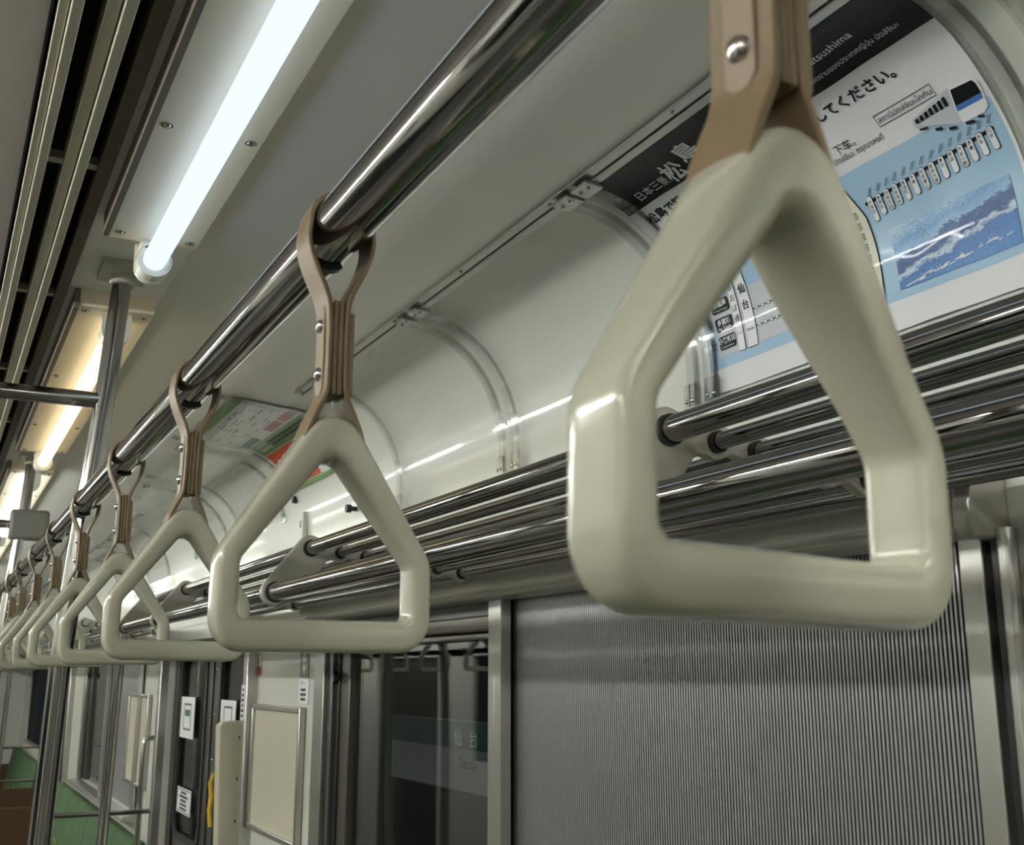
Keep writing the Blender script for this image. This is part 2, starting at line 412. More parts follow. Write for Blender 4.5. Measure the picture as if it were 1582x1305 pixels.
# ------------------------------------------------------------------ advert holders: metal strip, clear curved sheets
def strip():
    t = thing('poster_rail_strip', (.70, 4, .635), 'long thin metal strip holding the clear advert sheets under the ceiling', 'metal strip')
    S = [-.022, -.014, -.006, .002, .006]
    for a, b_, o_ in ((-.024, -.010, .006), (-.008, .004, .009)):
        for yy in ((Y0, 2.42), (4.62, Y1)):
            ra = [[cp(y, a, 0.0), cp(y, b_, 0.0)] for y in yy]; rb = [[cp(y, a, o_), cp(y, b_, o_)] for y in yy]
            part('strip_bar', B().slab(rb, ra), 'steel_satin', t, bev=.0012)
    y = .36
    while y < 2.4:
        x, z = cove(-.017, .006); n = cove(-.017, 1.006)
        part('screw', B().dome((x, y, z), (n[0]-x, 0, n[1]-z), .0045, .003), 'rivet', t, smooth=True)
        y += .29
strip()
def patch(b, y0, y1, s0, s1, off, ds=.012, dy=.2, wave=None):
    ns = max(1, int(abs(s1-s0)/ds)); ny = max(1, int(abs(y1-y0)/dy)); rows = []
    for i in range(ns+1):
        s = s0+(s1-s0)*i/ns
        rows.append([cp(y0+(y1-y0)*j/ny, s, off+(wave(y0+(y1-y0)*j/ny, s) if wave else 0)) for j in range(ny+1)])
    return b.sheet(rows)
def thick_patch(b, y0, y1, s0, s1, o0, o1, ds=.012):
    ns = max(1, int(abs(s1-s0)/ds))
    ra = [[cp(y, s0+(s1-s0)*i/ns, o1) for y in (y0, y1)] for i in range(ns+1)]
    rb = [[cp(y, s0+(s1-s0)*i/ns, o0) for y in (y0, y1)] for i in range(ns+1)]
    return b.slab(ra, rb)
def holder(ya, yb, label, s0=.004, s1=.385):
    """ya nearer edge, yb farther edge"""
    t = thing('advert_holder', (cove(s1)[0], (ya+yb)/2, cove(s1)[1]), label, 'poster holder', 'clear advert holders along the cove')
    part('clear_sheet', thick_patch(B(), ya, yb, s0, s1, .0085, .0100), 'acrylic', t, smooth=True)
    for y, d in ((ya, 1), (yb, -1)):
        a, b_ = sorted((y, y+d*.024))
        rb = part('edge_rib', thick_patch(B(), a, b_, s0, s1, .0105, .0125), 'acrylic_edge', t, smooth=True)
        e0, e1 = sorted((y, y+d*.0035))
        part('rib_flange', thick_patch(B(), e0, e1, s0, s1, .0125, .0185), 'acrylic_edge', rb, smooth=True)
        e0, e1 = sorted((y+d*.0205, y+d*.024))
        part('rib_flange', thick_patch(B(), e0, e1, s0, s1, .0125, .0165), 'acrylic_edge', rb, smooth=True)
        # clip at the strip
        a, b_ = sorted((y-d*.004, y+d*.034))
        c_ = part('top_clip', thick_patch(B(), a, b_, s0-.022, s0+.006, .010, .0135, .006), 'steel_satin', t)
        for yy in (a+.009, b_-.009):
            q = cp(yy, s0-.010, .0135); q2 = cp(yy, s0-.010, 1)
            part('screw', B().dome(q, (q2[0]-q[0], 0, q2[2]-q[2]), .0045, .003), 'rivet', c_, smooth=True)
        # clear foot clip with two screws
        a, b_ = sorted((y+d*.001, y+d*.028))
        f_ = part('foot_clip', thick_patch(B(), a, b_, s1-.030, s1+.004, .0125, .0185, .006), 'acrylic_edge', t)
        for yy in (a+.007, b_-.007):
            q = cp(yy, s1-.006, .0185)
            part('screw', B().dome(q, (-1, 0, 0), .0038, .003), 'rivet', f_, smooth=True)
        part('stiffener', thick_patch(B(), a+.008, b_-.008, s1-.115, s1-.105, .0125, .019, .006), 'acrylic_edge', t)
    return t
holder(.615, 1.168, 'clear curved advert holder over the black, white and blue station poster')
holder(1.186, 1.742, 'empty clear curved advert holder, next to the station poster')
holder(1.772, 2.305, 'empty clear curved advert holder behind the second strap')
holder(2.545, 3.10, 'clear advert holder over the green and orange leaflet, up on the ceiling', -.15, .235)
holder(3.20, 3.74, 'empty clear curved advert holder just past the green leaflet', -.12, .30)
holder(3.90, 4.45, 'empty clear curved advert holder above the sliding door', -.10, .30)
holder(5.0, 5.55, 'empty clear curved advert holder just past the sliding door')
holder(5.9, 6.45, 'empty clear curved advert holder far along the cove')
holder(.03, .585, 'clear curved advert holder at the edge of view beside the station poster')

# ------------------------------------------------------------------ lettering
_tc = {}
def glyphs(s, bold=False, shear=0.0):
    k = (s, bold, shear)
    if k in _tc: return _tc[k]
    cu = bpy.data.curves.new('t', 'FONT'); cu.body = s; cu.size = 1; cu.resolution_u = 2; cu.align_x = 'LEFT'; cu.shear = shear
    if bold: cu.offset = 0.022
    ob = bpy.data.objects.new('t', cu); COL.objects.link(ob)
    dg = bpy.context.evaluated_depsgraph_get(); me = bpy.data.meshes.new_from_object(ob.evaluated_get(dg))
    vs = [(v.co.x, v.co.y) for v in me.vertices]; fs = [tuple(p.vertices) for p in me.polygons]
    bpy.data.objects.remove(ob); bpy.data.curves.remove(cu); bpy.data.meshes.remove(me)
    if not vs: vs = [(0, 0), (1, 0), (0, 1)]; fs = []
    x0 = min(v[0] for v in vs); x1 = max(v[0] for v in vs); y0 = min(v[1] for v in vs); y1 = max(v[1] for v in vs)
    _tc[k] = (vs, fs, x0, x1, y0, y1); return _tc[k]
def letter(b, s, fn, u, v, h=None, width=None, bold=False, shear=0.0, align='l'):
    """lay text on fn(u, v): u to the right, v downwards; (u, v) left end and vertical middle; h glyph height or width of the line"""
    vs, fs, x0, x1, y0, y1 = glyphs(s, bold, shear)
    k = h/(y1-y0) if h else width/(x1-x0); kx = k
    if h and width: kx = width/(x1-x0)
    W_ = (x1-x0)*kx; du = {'l': 0, 'c': -W_/2, 'r': -W_}[align]
    return b.add([fn(u+du+(p[0]-x0)*kx, v-(p[1]-(y0+y1)/2)*k) for p in vs], fs)

# ------------------------------------------------------------------ the station poster under the first holder
def station_poster():
    YL, S0 = 1.178, .006
    def wv(y, s): return .0012*math.sin(y*31+s*23)*math.sin(s*19+.4)+.0006*math.sin(y*70-s*41)
    t = thing('travel_poster', (cove(.364)[0], YL-.2575, cove(.364)[1]), 'station poster with black header, rail map and blue bay photograph', 'poster')
    def F(off): return lambda u, s: cp(YL-u, S0+s, off+wv(YL-u, S0+s))
    BASE = .0042
    def rect(b, u0, u1, s0, s1, l): return patch(b, YL-u0, YL-u1, S0+s0, S0+s1, BASE+l*.0003, .010, .012, wv)
    def poly(b, pts, l): f = F(BASE+l*.0003); return b.add([f(*p) for p in pts], [tuple(range(len(pts)))])
    def cap(b, u, s, w_, h_, l, r=None, n=6):
        r = r or w_/2; pts = []
        for cx_, cy_, a0 in ((u+w_/2-r, s+h_/2-r, 0), (u-w_/2+r, s+h_/2-r, 90), (u-w_/2+r, s-h_/2+r, 180), (u+w_/2-r, s-h_/2+r, 270)):
            pts += [(cx_+r*math.cos(math.radians(a0+90*k/n)), cy_+r*math.sin(math.radians(a0+90*k/n))) for k in range(n+1)]
        return poly(b, pts, l)
    part('paper', rect(B(), 0, .528, 0, .372, 0), 'paper_white', t, smooth=True, fix=False)
    part('header_band', rect(B(), 0, .528, 0, .078, 1), 'ink_black', t, smooth=True, fix=False)
    b = B(); T = F(BASE+.0007)
    letter(b, '日本三景', T, .043, .061, width=.066); letter(b, '松', T, .112, .056, h=.036, bold=True); letter(b, '島', T, .158, .043, h=.036, bold=True)
    letter(b, 'Matsushima', T, .385, .0385, width=.069); letter(b, 'ทัศนียภาพอันงดงามของประเทศญี่ปุ่น มัตสึชิมะ', T, .33, .061, width=.168)
    letter(b, 'JR', T, .012, .048, h=.010)
    part('header_lettering', b, 'ink_white', t, fix=False)
    part('sky_blue_field', rect(B(), 0.008, .524, .176, .338, 1), 'ink_sky', t, smooth=True, fix=False)
    part('map_field', rect(B(), .03, .29, .245, .322, 2), 'ink_pale_grey', t, smooth=True, fix=False)
    b = B(); T = F(BASE+.0011)
    letter(b, '松島で観', T, .020, .099, width=.078, bold=True); letter(b, '直してください。', T, .322, .1015, width=.134, bold=True)
    letter(b, '下车。', T, .334, .147, width=.03); letter(b, 'มัตสึชิมะ กรุณาลงที่', T, .325, .1595, width=.072)
    letter(b, 'สถานีมัตสึชิมะไคกัน', T, .403, .1415, width=.071)
    for (a, b_, c_, d_) in ((.4005, .4765, .1345, .1352), (.4005, .4765, .1485, .1492), (.4005, .4012, .1345, .1492), (.4758, .4765, .1345, .1492)): rect(b, a, b_, c_, d_, 3)
    part('body_lettering', b, 'ink_black', t, fix=False)
    # train drawing
    g = t
    b = B(); poly(b, [(.4385, .1590), (.4915, .1480), (.4865, .1740), (.4865, .1865), (.4800, .1860), (.4360, .1675)], 4); part('train_side', b, 'ink_pale_grey', g, fix=False)
    b = B(); poly(b, [(.4915, .1480), (.5190, .1500), (.5222, .1560), (.5225, .1648), (.5195, .1842), (.5130, .1880), (.4862, .1880), (.4863, .1734)], 5); part('train_nose', b, 'ink_white', g, fix=False)
    b = B(); poly(b, [(.4925, .1515), (.5180, .1530), (.5200, .1575), (.5202, .1690), (.4885, .1690)], 6); part('train_windscreen', b, 'ink_black', g, fix=False)
    b = B(); poly(b, [(.4884, .1690), (.5202, .1690), (.5190, .1748), (.4876, .1748)], 7); part('train_blue_band', b, 'ink_blue', g, fix=False)
    b = B()
    for k in range(7):
        u = .4415+k*.0063; s = .1608-k*.00105; h_ = .0048+k*.0009; poly(b, [(u, s), (u+.0042, s-.0007), (u+.0036, s+h_), (u-.0006, s+h_)], 10)
    for u0, u1, s0_, s1_ in ((.4405, .4500, .1715, .1738), (.4560, .4640, .1790, .1822), (.4700, .4790, .1850, .1885), (.4900, .5000, .1880, .1915), (.5050, .5120, .1880, .1905)):
        poly(b, [(u0, s0_), (u1, s0_+.002), (u1, s1_+.002), (u0, s1_)], 10)
    part('train_window_row', b, 'ink_black', g, fix=False)
    # line map: black line, white station capsules
    fl = F(BASE+.0012)
    part('route_line', B().sheet([[fl(.335+.178*k/20, .2165-.012*k/20+d_) for k in range(21)] for d_ in (0, .004)]), 'ink_black', t, fix=False)
    bw, bo, bt = B(), B(), B()
    names = ['本塩釜', '東塩釜', '陸前浜田', '松島海岸', '高城町', '手樽', '陸前富山', '陸前大塚', '東名', '野蒜', '陸前小野', '鹿妻', '矢本', '石巻']
    for k in range(14):
        u = .343+k*.0127; s = .2245-k*.00085; h_ = .030 if k in (0,) else .0245
        cap(bo, u, s+.002, .0082, h_+.0012, 5); cap(bw, u, s+.002, .0070, h_, 6)
        nm = names[k]; T7 = F(BASE+.0025)
        for j, ch in enumerate(nm[:4]): letter(bt, ch, T7, u, s-.0062+j*.0056, h=.0044, align='c')
        for q in range(2): poly(bt, [(u+.001+q*.0025, s-.0135), (u+.007+q*.0025, s-.0215), (u+.0075+q*.0025, s-.0210), (u+.0015+q*.0025, s-.0130)], 7)
    part('station_outlines', bo, 'ink_black', t, fix=False); part('station_capsules', bw, 'ink_white', t, fix=False); part('station_names', bt, 'ink_black', t, fix=False)
    # bay photograph
    YA, YB, sa, sb = YL-.352, YL-.509, S0+.256, S0+.328
    pb = patch(B(), YA, YB, sa, sb, BASE+.0012, .010, .012, wv)
    o = part('bay_photograph', pb, 'seascape_print', t, smooth=True, fix=False)
    ul = o.data.uv_layers.new(name='UVMap'); org = ORG[t.name]
    ns = max(1, int((sb-sa)/.010)); ny = max(1, int(abs(YB-YA)/.012))
    for lp in o.data.loops:
        i, j = divmod(lp.vertex_index, ny+1); ul.data[lp.index].uv = (j/ny, 1-i/ns)
    bb = B(); rnd = random.Random(3)
    for k in range(26):                           # little white boats along the bottom of the photograph
        u = .360+rnd.random()*.085+(.05 if k > 17 else 0); s = .322-(u-.36)*.09+rnd.random()*.004; l_ = .004+rnd.random()*.008
        poly(bb, [(u, s), (u+l_, s-l_*.16), (u+l_, s-l_*.16+.0012), (u, s+.0014)], 6)
        if k % 3 == 0: poly(bb, [(u+l_*.4, s-.004), (u+l_*.4+.0006, s-.004), (u+l_*.4+.0006, s), (u+l_*.4, s)], 6)
    part('white_boats', bb, 'ink_white', t, fix=False)
    # cream inset map with a dark outline
    def inset(l, g):
        f_ = F(BASE+l*.0003); rows = []
        for k in range(15):
            s = .192+g+(.332-2*g-.192)*k/14; ur = (.318+.012*min(1, (s-.192)/.04))-g; rows.append([f_(.270+g+(ur-.270-g)*q/5, s) for q in range(6)])
        return B().sheet(rows)
    part('inset_outline', inset(5, 0), 'ink_black', t, smooth=True, fix=False)
    part('inset_map', inset(7, .0011), 'ink_cream', t, smooth=True, fix=False)
    b = B(); T8 = F(BASE+.0029)
    for k in range(5):
        for q in range(3): b.add([T8(.311+a_, .222+k*.013+q*.003+c_) for a_, c_ in ((0, 0), (.009, 0), (.009, .0014), (0, .0014))], [(0, 1, 2, 3)])
        b.add([T8(.3148+a_, .221+k*.013+c_) for a_, c_ in ((0, 0), (.0016, 0), (.0016, .0095), (0, .0095))], [(0, 1, 2, 3)])
    part('inset_lettering', b, 'ink_black', t, fix=False)
    # left end of the map: destinations, columns of the two terminal stations
    b = B(); bt = B(); bk = B()
    for k, (nm, en) in enumerate((('石巻', 'for Ishinomaki'), ('東塩釜', 'for Higashi-Shiogama'), ('多賀城', 'for Tagajo'), ('小鶴新田', 'for Kozurushinden'))):
        s = .228+k*.0255; cap(b, .052, s, .036, .019, 4, .004); T6 = F(BASE+.0020)
        letter(bt, nm, T6, .052, s-.003, h=.0088, align='c', bold=True); letter(bt, en, T6, .052, s+.006, width=.027, align='c')
        for q in range(2): letter(bk, ('快速' if k == 2 else '普通') if q == 0 else 'Local', T6, .017, s-.002+q*.006, width=.012)
    part('destination_boxes', b, 'ink_black', t, fix=False); part('destination_lettering', bt, 'ink_white', t, fix=False)
    b = B(); b2 = B()
    for u, w_ in ((.080, .0125), (.1015, .0185)): rect(b, u-w_/2-.0007, u+w_/2+.0007, .2193, .3247, 4); rect(b2, u-w_/2, u+w_/2, .220, .324, 6)
    part('column_outlines', b, 'ink_black', t, fix=False); part('station_columns', b2, 'ink_white', t, fix=False)
    for k, ch in enumerate('あおば通'): letter(bk, ch, F(BASE+.0023), .080, .236+k*.0145, h=.0092, align='c')
    for k, ch in enumerate('仙台'): letter(bk, ch, F(BASE+.0023), .1015, .244+k*.022, h=.0135, align='c', bold=True)
    letter(bk, 'Sendai', F(BASE+.0023), .1015, .300, width=.0155, align='c', shear=.3); letter(bk, 'Aoba-dori', F(BASE+.0023), .080, .300, width=.011, align='c', shear=.3)
    for s in (.276, .299):
        rect(bk, .111, .29, s-.0006, s+.0006, 4)
    part('map_lettering', bk, 'ink_black', t, fix=False)
    b = B(); bo = B()
    for s in (.276, .299):
        for k in range(11): cap(bo, .119+k*.0115, s, .0052, .0052, 5); cap(b, .119+k*.0115, s, .0040, .0040, 6)
    part('stop_rings', bo, 'ink_black', t, fix=False); part('stop_dots', b, 'ink_white', t, fix=False)
station_poster()

# ------------------------------------------------------------------ the green leaflet on the ceiling
def leaflet():
    YL, S0 = 3.075, -.135
    t = thing('green_leaflet', (cove(.22)[0], 2.82, cove(.22)[1]), 'green, white and orange printed leaflet on the ceiling behind the second strap', 'poster')
    BASE = .0045
    def rect(b, u0, u1, s0, s1, l): return patch(b, YL-u0, YL-u1, S0+s0, S0+s1, BASE+l*.0004, .012, .2)
    F = lambda l: (lambda u, s: cp(YL-u, S0+s, BASE+l*.0004))
    part('paper', rect(B(), 0, .51, 0, .362, 0), 'paper_white', t, smooth=True, fix=False)
    b = B(); rect(b, 0, .51, 0, .03, 1); rect(b, 0, .51, .175, .225, 1); rect(b, .0, .51, .350, .362, 1); part('green_bands', b, 'ink_green', t, smooth=True, fix=False)
    b = B(); rect(b, .25, .37, .142, .170, 1); rect(b, .38, .50, .142, .170, 1); part('pink_boxes', b, 'ink_pink', t, smooth=True, fix=False)
    b = B(); rect(b, 0, .14, .145, .172, 1); rect(b, .30, .50, .232, .240, 1); part('teal_boxes', b, 'ink_dark_green', t, smooth=True, fix=False)
    part('orange_box', rect(B(), 0, .27, .228, .348, 2), 'ink_orange', t, smooth=True, fix=False)
    rnd = random.Random(5); b = B()
    for r_ in range(9):
        s = .040+r_*.0115; u = .015
        while u < .48:
            l_ = .01+rnd.random()*.05
            if rnd.random() < .62: rect(b, u, min(.49, u+l_), s, s+.004+(.003 if r_ in (0, 4) else 0), 1)
            u += l_+.008+rnd.random()*.03
    part('small_print', b, 'ink_grey', t, fix=False)
    b = B()
    def marks(b, u0, u1, s, h_, seed):            # print too small to read in the photograph
        r_ = random.Random(seed); u = u0
        while u < u1:
            w_ = h_*(.55+.4*r_.random()); rect(b, u, min(u1, u+w_), s-h_/2, s-h_/2+h_*.28, 3); rect(b, u, min(u1, u+w_), s+h_*.12, s+h_*.40, 3); rect(b, u+w_*.35, min(u1, u+w_*.6), s-h_/2, s+h_/2, 3); u += w_+h_*.22
    marks(b, .03, .13, .200, .026, 1); marks(b, .10, .21, .262, .022, 2); marks(b, .12, .24, .302, .026, 3)
    pts = [(.05+.020*math.cos(a), .292+.036*math.sin(a)) for a in [2*math.pi*k/16 for k in range(16)]]
    f3 = F(3); b.add([f3(*p) for p in pts], [tuple(range(16))])
    part('white_lettering', b, 'ink_white', t, fix=False)
    b = B()
    marks(b, .15, .48, .200, .024, 4); marks(b, .30, .48, .262, .016, 5)
    part('dark_lettering', b, 'ink_black', t, fix=False)
leaflet()

# thumb knobs and cover plate on the cove
for i, (y, z) in enumerate(((2.62, .408), (3.10, .497))):
    b = B().tube([(.921, y, z), (.905, y, z)], .006, 12).tube([(.905, y, z), (.892, y, z)], .0105, 14)
    top('thumb_screw', b, 'black_plastic', (.92, y, z), ('black thumb screw on the cove seen through the second handle', 'black thumb screw beside the edge of the green leaflet')[i], 'knob', 'thumb screws on the cove', smooth=True, bev=.001)
cpnl = thing('cover_plate', (.915, 3.2, .33), 'flat white cover plate above the rack beside the sliding door', 'panel')
part('plate', B().box(.905, .919, 3.03, 3.42, .27, .455), 'wall_white', cpnl, bev=.002)
part('latch', B().box(.902, .905, 3.05, 3.056, .41, .43), 'steel_satin', cpnl)

# ------------------------------------------------------------------ luggage racks
PX = (.570, .623, .669, .715, .762, .808, .857)
def pz(x): return .2145-(x-.57)*(.0310/.287)
PR = (.0125, .0082, .0082, .0082, .0082, .0082, .0092)
FX, FZ, FR = .510, .1375, .0155
def bracket_profile():
    pr = []
    r1, rf = .0225, .0235
    dx, dz = .57-FX, pz(.57)-FZ; l = math.hypot(dx, dz); ang = math.atan2(dz, dx)
    # round the front rail: from the right side, under, up the left side
    for k in range(13):
        a = math.radians(-20)-math.radians(200)*k/12; pr.append((FX+rf*math.cos(a), FZ+rf*math.sin(a)))
    a1 = ang+math.pi/2
    for k in range(8):
        a = a1-(a1-math.pi/2+.1)*k/7; pr.append((.57+r1*math.cos(a), pz(.57)+r1*math.sin(a)))
    pr.append((.60, pz(.60)+.017)); pr.append((.90, pz(.90)+.014)); pr.append((.9195, pz(.92)+.03)); pr.append((.9195, pz(.92)-.045)); pr.append((.895, pz(.9)-.018))
    x = .872
    while x > .612:
        best = min(PX, key=lambda q: abs(q-x)); c_ = .5+.5*math.cos(2*math.pi*min(.5, abs(x-best)/.047))
        pr.append((x, pz(x)-.0075-.0085*c_)); x -= .006
    pr += [(.602, pz(.6)-.014), (.594, pz(.59)-.026), (.582, pz(.58)-.044), (.560, FZ+.028), (.545, FZ+.006)]
    return pr
BP = bracket_profile()
def rack(ya, yb, brs, label):
    t = thing('luggage_rack', (.72, (ya+yb)/2, .13), label, 'luggage rack', 'chrome luggage racks along the wall')
    part('front_rail', B().tube([(FX, ya, FZ), (FX, yb, FZ)], FR, 24), 'chrome', t, smooth=True)
    for x, r in zip(PX, PR): part('shelf_pipe', B().tube([(x, ya, pz(x)), (x, yb, pz(x))], r, 18), 'chrome', t, smooth=True)
    for y in brs:
        br = part('bracket', B().prism(BP, y, y+.016), 'bracket_grey', t, bev=.002)
        cb = [(FX, FZ, FR)]+[(x, pz(x), r) for x, r in zip(PX, PR)]
        for (x, z, r) in cb:
            part('collar', B().tube([(x, y-.006, z), (x, y+.022, z)], r+.0022, 18), 'rubber_dark', br, smooth=True)
    return t
rack(-.02, 3.50, (.06, .792, 1.851, 2.905, 3.47), 'chrome pipe luggage rack behind the nearest strap handles')
rack(4.96, 8.42, (4.99, 5.56, 6.64, 7.72, 8.38), 'chrome pipe luggage rack in the bay past the sliding door')
rack(9.75, 12.5, (9.8, 10.9, 12.3), 'chrome pipe luggage rack far down by the end wall')

# ------------------------------------------------------------------ windows of the right wall
def window_head(ya, yb, n, lab):
    pr = [(.9195, .186), (.886, .186), (.877, .178), (.874, .160), (.874, .150), (.869, .146), (.867, .140), (.871, .134), (.882, .132), (.9195, .132)]
    o = top('trim_%d' % n, B().prism(pr, ya, yb), 'trim_grey', (.9, (ya+yb)/2, .132), lab, kind='structure', smooth=True, bev=.0015)
    end = part('end_cap', B().prism([(.9195, .190), (.884, .190), (.868, .180), (.862, .160), (.862, .140), (.868, .128), (.9195, .128)], ya-.014, ya+.006), 'trim_grey', o, smooth=True, bev=.003)
    for y in (ya+.045, ya+.62, ya+1.3):
        part('screw', B().dome((.8745, y, .163), (-1, 0, .1), .0045, .003), 'rivet', o, smooth=True)
window_head(.735, 2.93, 1, 'grey metal trim with rolled lip over the nearest windows')
window_head(5.58, 7.72, 2, 'grey metal trim over the windows past the door')
ZT, ZB = .150, -.62
def post(y0, y1, name, matn='steel_satin', x0=.898, x1=.925, parent=None):
    return B().box(x0, x1, y0, y1, ZB-.02, ZT-.012)
def window_pair(c_, n, near):
    a, m0, m1, b_, bl = c_-1.072, c_-.075, c_-.021, c_+.945, c_-.050
    # first window: ribbed blind drawn down
    w1 = top('window_%d' % n, post(a-.028, a, ''), 'steel_satin', (.9, a, ZB), 'window with silver vertical-ribbed blind drawn down' if near else 'blind-covered window past the door', kind='structure', bev=.002)
    part('jamb', B().box(.905, .925, a-.042, a-.034, ZB, ZT-.01), 'black_plastic', w1)
    part('outer_jamb', B().tube([(.905, a-.052, ZB), (.905, a-.052, ZT-.012)], .009, 12), 'steel_satin', w1, smooth=True)
    b = B(); y = a; pitch = .0059 if near else .012; verts = []; k = 0; n_r = int((bl-a)/pitch); sg = 5
    for r_ in range(n_r):
        yy = a+r_*pitch
        rows = []
        for j in range(sg+1):
            q = math.pi*j/sg; rows.append((.932-.0008*math.sin(q), yy+pitch*.40-math.cos(q)*pitch*.29))
        b.sheet([[(p[0], p[1], ZB) for p in rows], [(p[0], p[1], ZT) for p in rows]])
    part('blind_ribs', b, 'blind_silver', w1, smooth=True, kind='stuff', fix=False)
    part('blind_backing', B().box(.9325, .9345, a, bl, ZB, ZT), 'blind_gap', w1)
    part('pane', B().box(.943, .947, a, c_-.012, ZB, ZT), 'window_glass', w1)
    part('guide_channel', B().box(.9155, .941, bl+.002, c_-.013, ZB, ZT-.012), 'black_plastic', w1, bev=.001)
    b = B().prism([(bl-.008, .0), (bl+.002, .010), (bl+.002, -.022), (bl-.008, -.012)], .9165, .930, 'x')
    part('blind_stop', b, 'black_plastic', w1)
    part('sill', B().prism([(.945, ZB), (.860, ZB-.012), (.855, ZB-.03), (.945, ZB-.05)], a-.05, b_+.1), 'steel_satin', w1, bev=.002)
    # mullion of two bars
    w2 = top('window_%d' % (n+1), B().box(.894, .915, m0, (m0+m1)/2-.001, ZB-.02, ZT-.012), 'steel_satin', (.9, m0, ZB), 'window with dark reflecting glass beside the ribbed blind' if near else 'dark glass window past the door', kind='structure', bev=.0015)
    part('mullion_bar', B().box(.896, .915, (m0+m1)/2+.001, m1, ZB-.02, ZT-.012), 'steel_satin', w2, bev=.0015)
    part('head_box', B().box(.905, .945, m1, b_+.05, .104, ZT), 'black_plastic', w2, bev=.002)
    part('roll_bar', B().box(.900, .935, m1+.002, b_, .079, .108), 'door_steel', w2, bev=.004)
    part('roll_bar', B().box(.906, .935, m1+.002, b_, .066, .077), 'steel_satin', w2, bev=.003)
    part('pane', B().box(.940, .944, c_-.010, b_, ZB, .075), 'window_glass', w2)
    for k, (ya, yb, mm, xx) in enumerate(((b_-.14, b_-.075, 'door_steel', .925), (b_-.075, b_-.050, 'black_plastic', .92), (b_-.050, b_-.030, 'door_steel', .910), (b_-.030, b_-.005, 'black_plastic', .912), (b_-.005, b_+.075, 'steel_satin', .902))):
        part('side_channel', B().box(xx, .95, ya, yb, ZB, ZT-.012), mm, w2, bev=.002)
    part('blind_stop', B().prism([(b_-.075, .0), (b_-.065, .010), (b_-.065, -.022), (b_-.075, -.012)], .906, .925, 'x'), 'black_plastic', w2)
window_pair(1.84, 1, True)
window_pair(6.64, 3, False)

# ------------------------------------------------------------------ sliding doors
def W3(x): return lambda u, v, y0=0, z0=0: (x, y0-u, z0-v)
def wall_text(b, s, x, y, z, **k):            # readable from inside: u runs towards -Y
    return letter(b, s, lambda u, v: (x, y-u, z-v), 0, 0, **k)
def rounded(y0, y1, z0, z1, r, n=5):
    pts = []
    for cy, cz, a0 in ((y1-r, z1-r, 0), (y0+r, z1-r, 90), (y0+r, z0+r, 180), (y1-r, z0+r, 270)):
        pts += [(cy+r*math.cos(math.radians(a0+90*k/n)), cz+r*math.sin(math.radians(a0+90*k/n))) for k in range(n+1)]
    return pts
def door(c_, n, label, near=False):
    X = .955
    d = thing('door_%d' % n, (X, c_, -1.6), label, None); d['kind'] = 'structure'
    for sgn in (-1, 1):
        y0, y1 = sorted((c_, c_+sgn*DH)); y0 += .003; y1 -= .003
        wy0, wy1, wz0, wz1 = y0+.11, y1-.11, -.62, .075
        # leaf as four boards round the pane
        lf = B().box(X, X+.03, y0, wy0, -1.6, .16).box(X, X+.03, wy1, y1, -1.6, .16).box(X, X+.03, wy0, wy1, -1.6, wz0).box(X, X+.03, wy0, wy1, wz1, .16)
        leaf = part('leaf', lf, 'door_steel', d)
        ro = rounded(wy0-.012, wy1+.012, wz0-.012, wz1+.012, .07); ri = rounded(wy0+.012, wy1-.012, wz0+.012, wz1-.012, .055); m_ = len(ro)
        gb = B().add([(X-.006, *p) for p in ro]+[(X-.006, *p) for p in ri]+[(X+.006, *p) for p in ro]+[(X+.006, *p) for p in ri],
             [(k, (k+1) % m_, m_+(k+1) % m_, m_+k) for k in range(m_)]+[(k, (k+1) % m_, 2*m_+(k+1) % m_, 2*m_+k) for k in range(m_)]+[(m_+k, m_+(k+1) % m_, 3*m_+(k+1) % m_, 3*m_+k) for k in range(m_)])
        part('gasket', gb, 'rubber_dark', leaf, smooth=True)
        part('pane', B().box(X+.010, X+.014, wy0-.01, wy1+.01, wz0-.01, wz1+.01), 'window_glass', leaf)
        ye = y0+.018 if sgn < 0 else y0+.018
        part('edge_strip', B().box(X-.004, X+.002, y0, y0+.014, -1.6, .16), 'rubber_dark', leaf)
        for k in range(6): part('screw', B().dome((X-.0005, y1-.03, .02-k*.16), (-1, 0, 0), .005, .003), 'rivet', leaf, smooth=True)
    part('side_post', B().box(.885, .96, c_-DH-.055, c_-DH-.004, -1.6, .15), 'steel_satin', d, bev=.004)
    part('side_post', B().box(.885, .96, c_+DH+.004, c_+DH+.055, -1.6, .15), 'steel_satin', d, bev=.004)
    part('shadow_gap', B().box(.945, .96, c_+DH-.10, c_+DH+.004, -1.6, .15), 'black_plastic', d)
    part('head_rail', B().box(.90, .96, c_-DH-.05, c_+DH+.05, .13, .19), 'steel_satin', d, bev=.004)
    return d
door(DOORS[1], 1, 'dark steel double sliding door with small white stickers', True)
door(DOORS[2], 2, 'dark steel double sliding door far down the car')
door(DOORS[0], 3, 'dark steel double sliding door beside the nearest window')

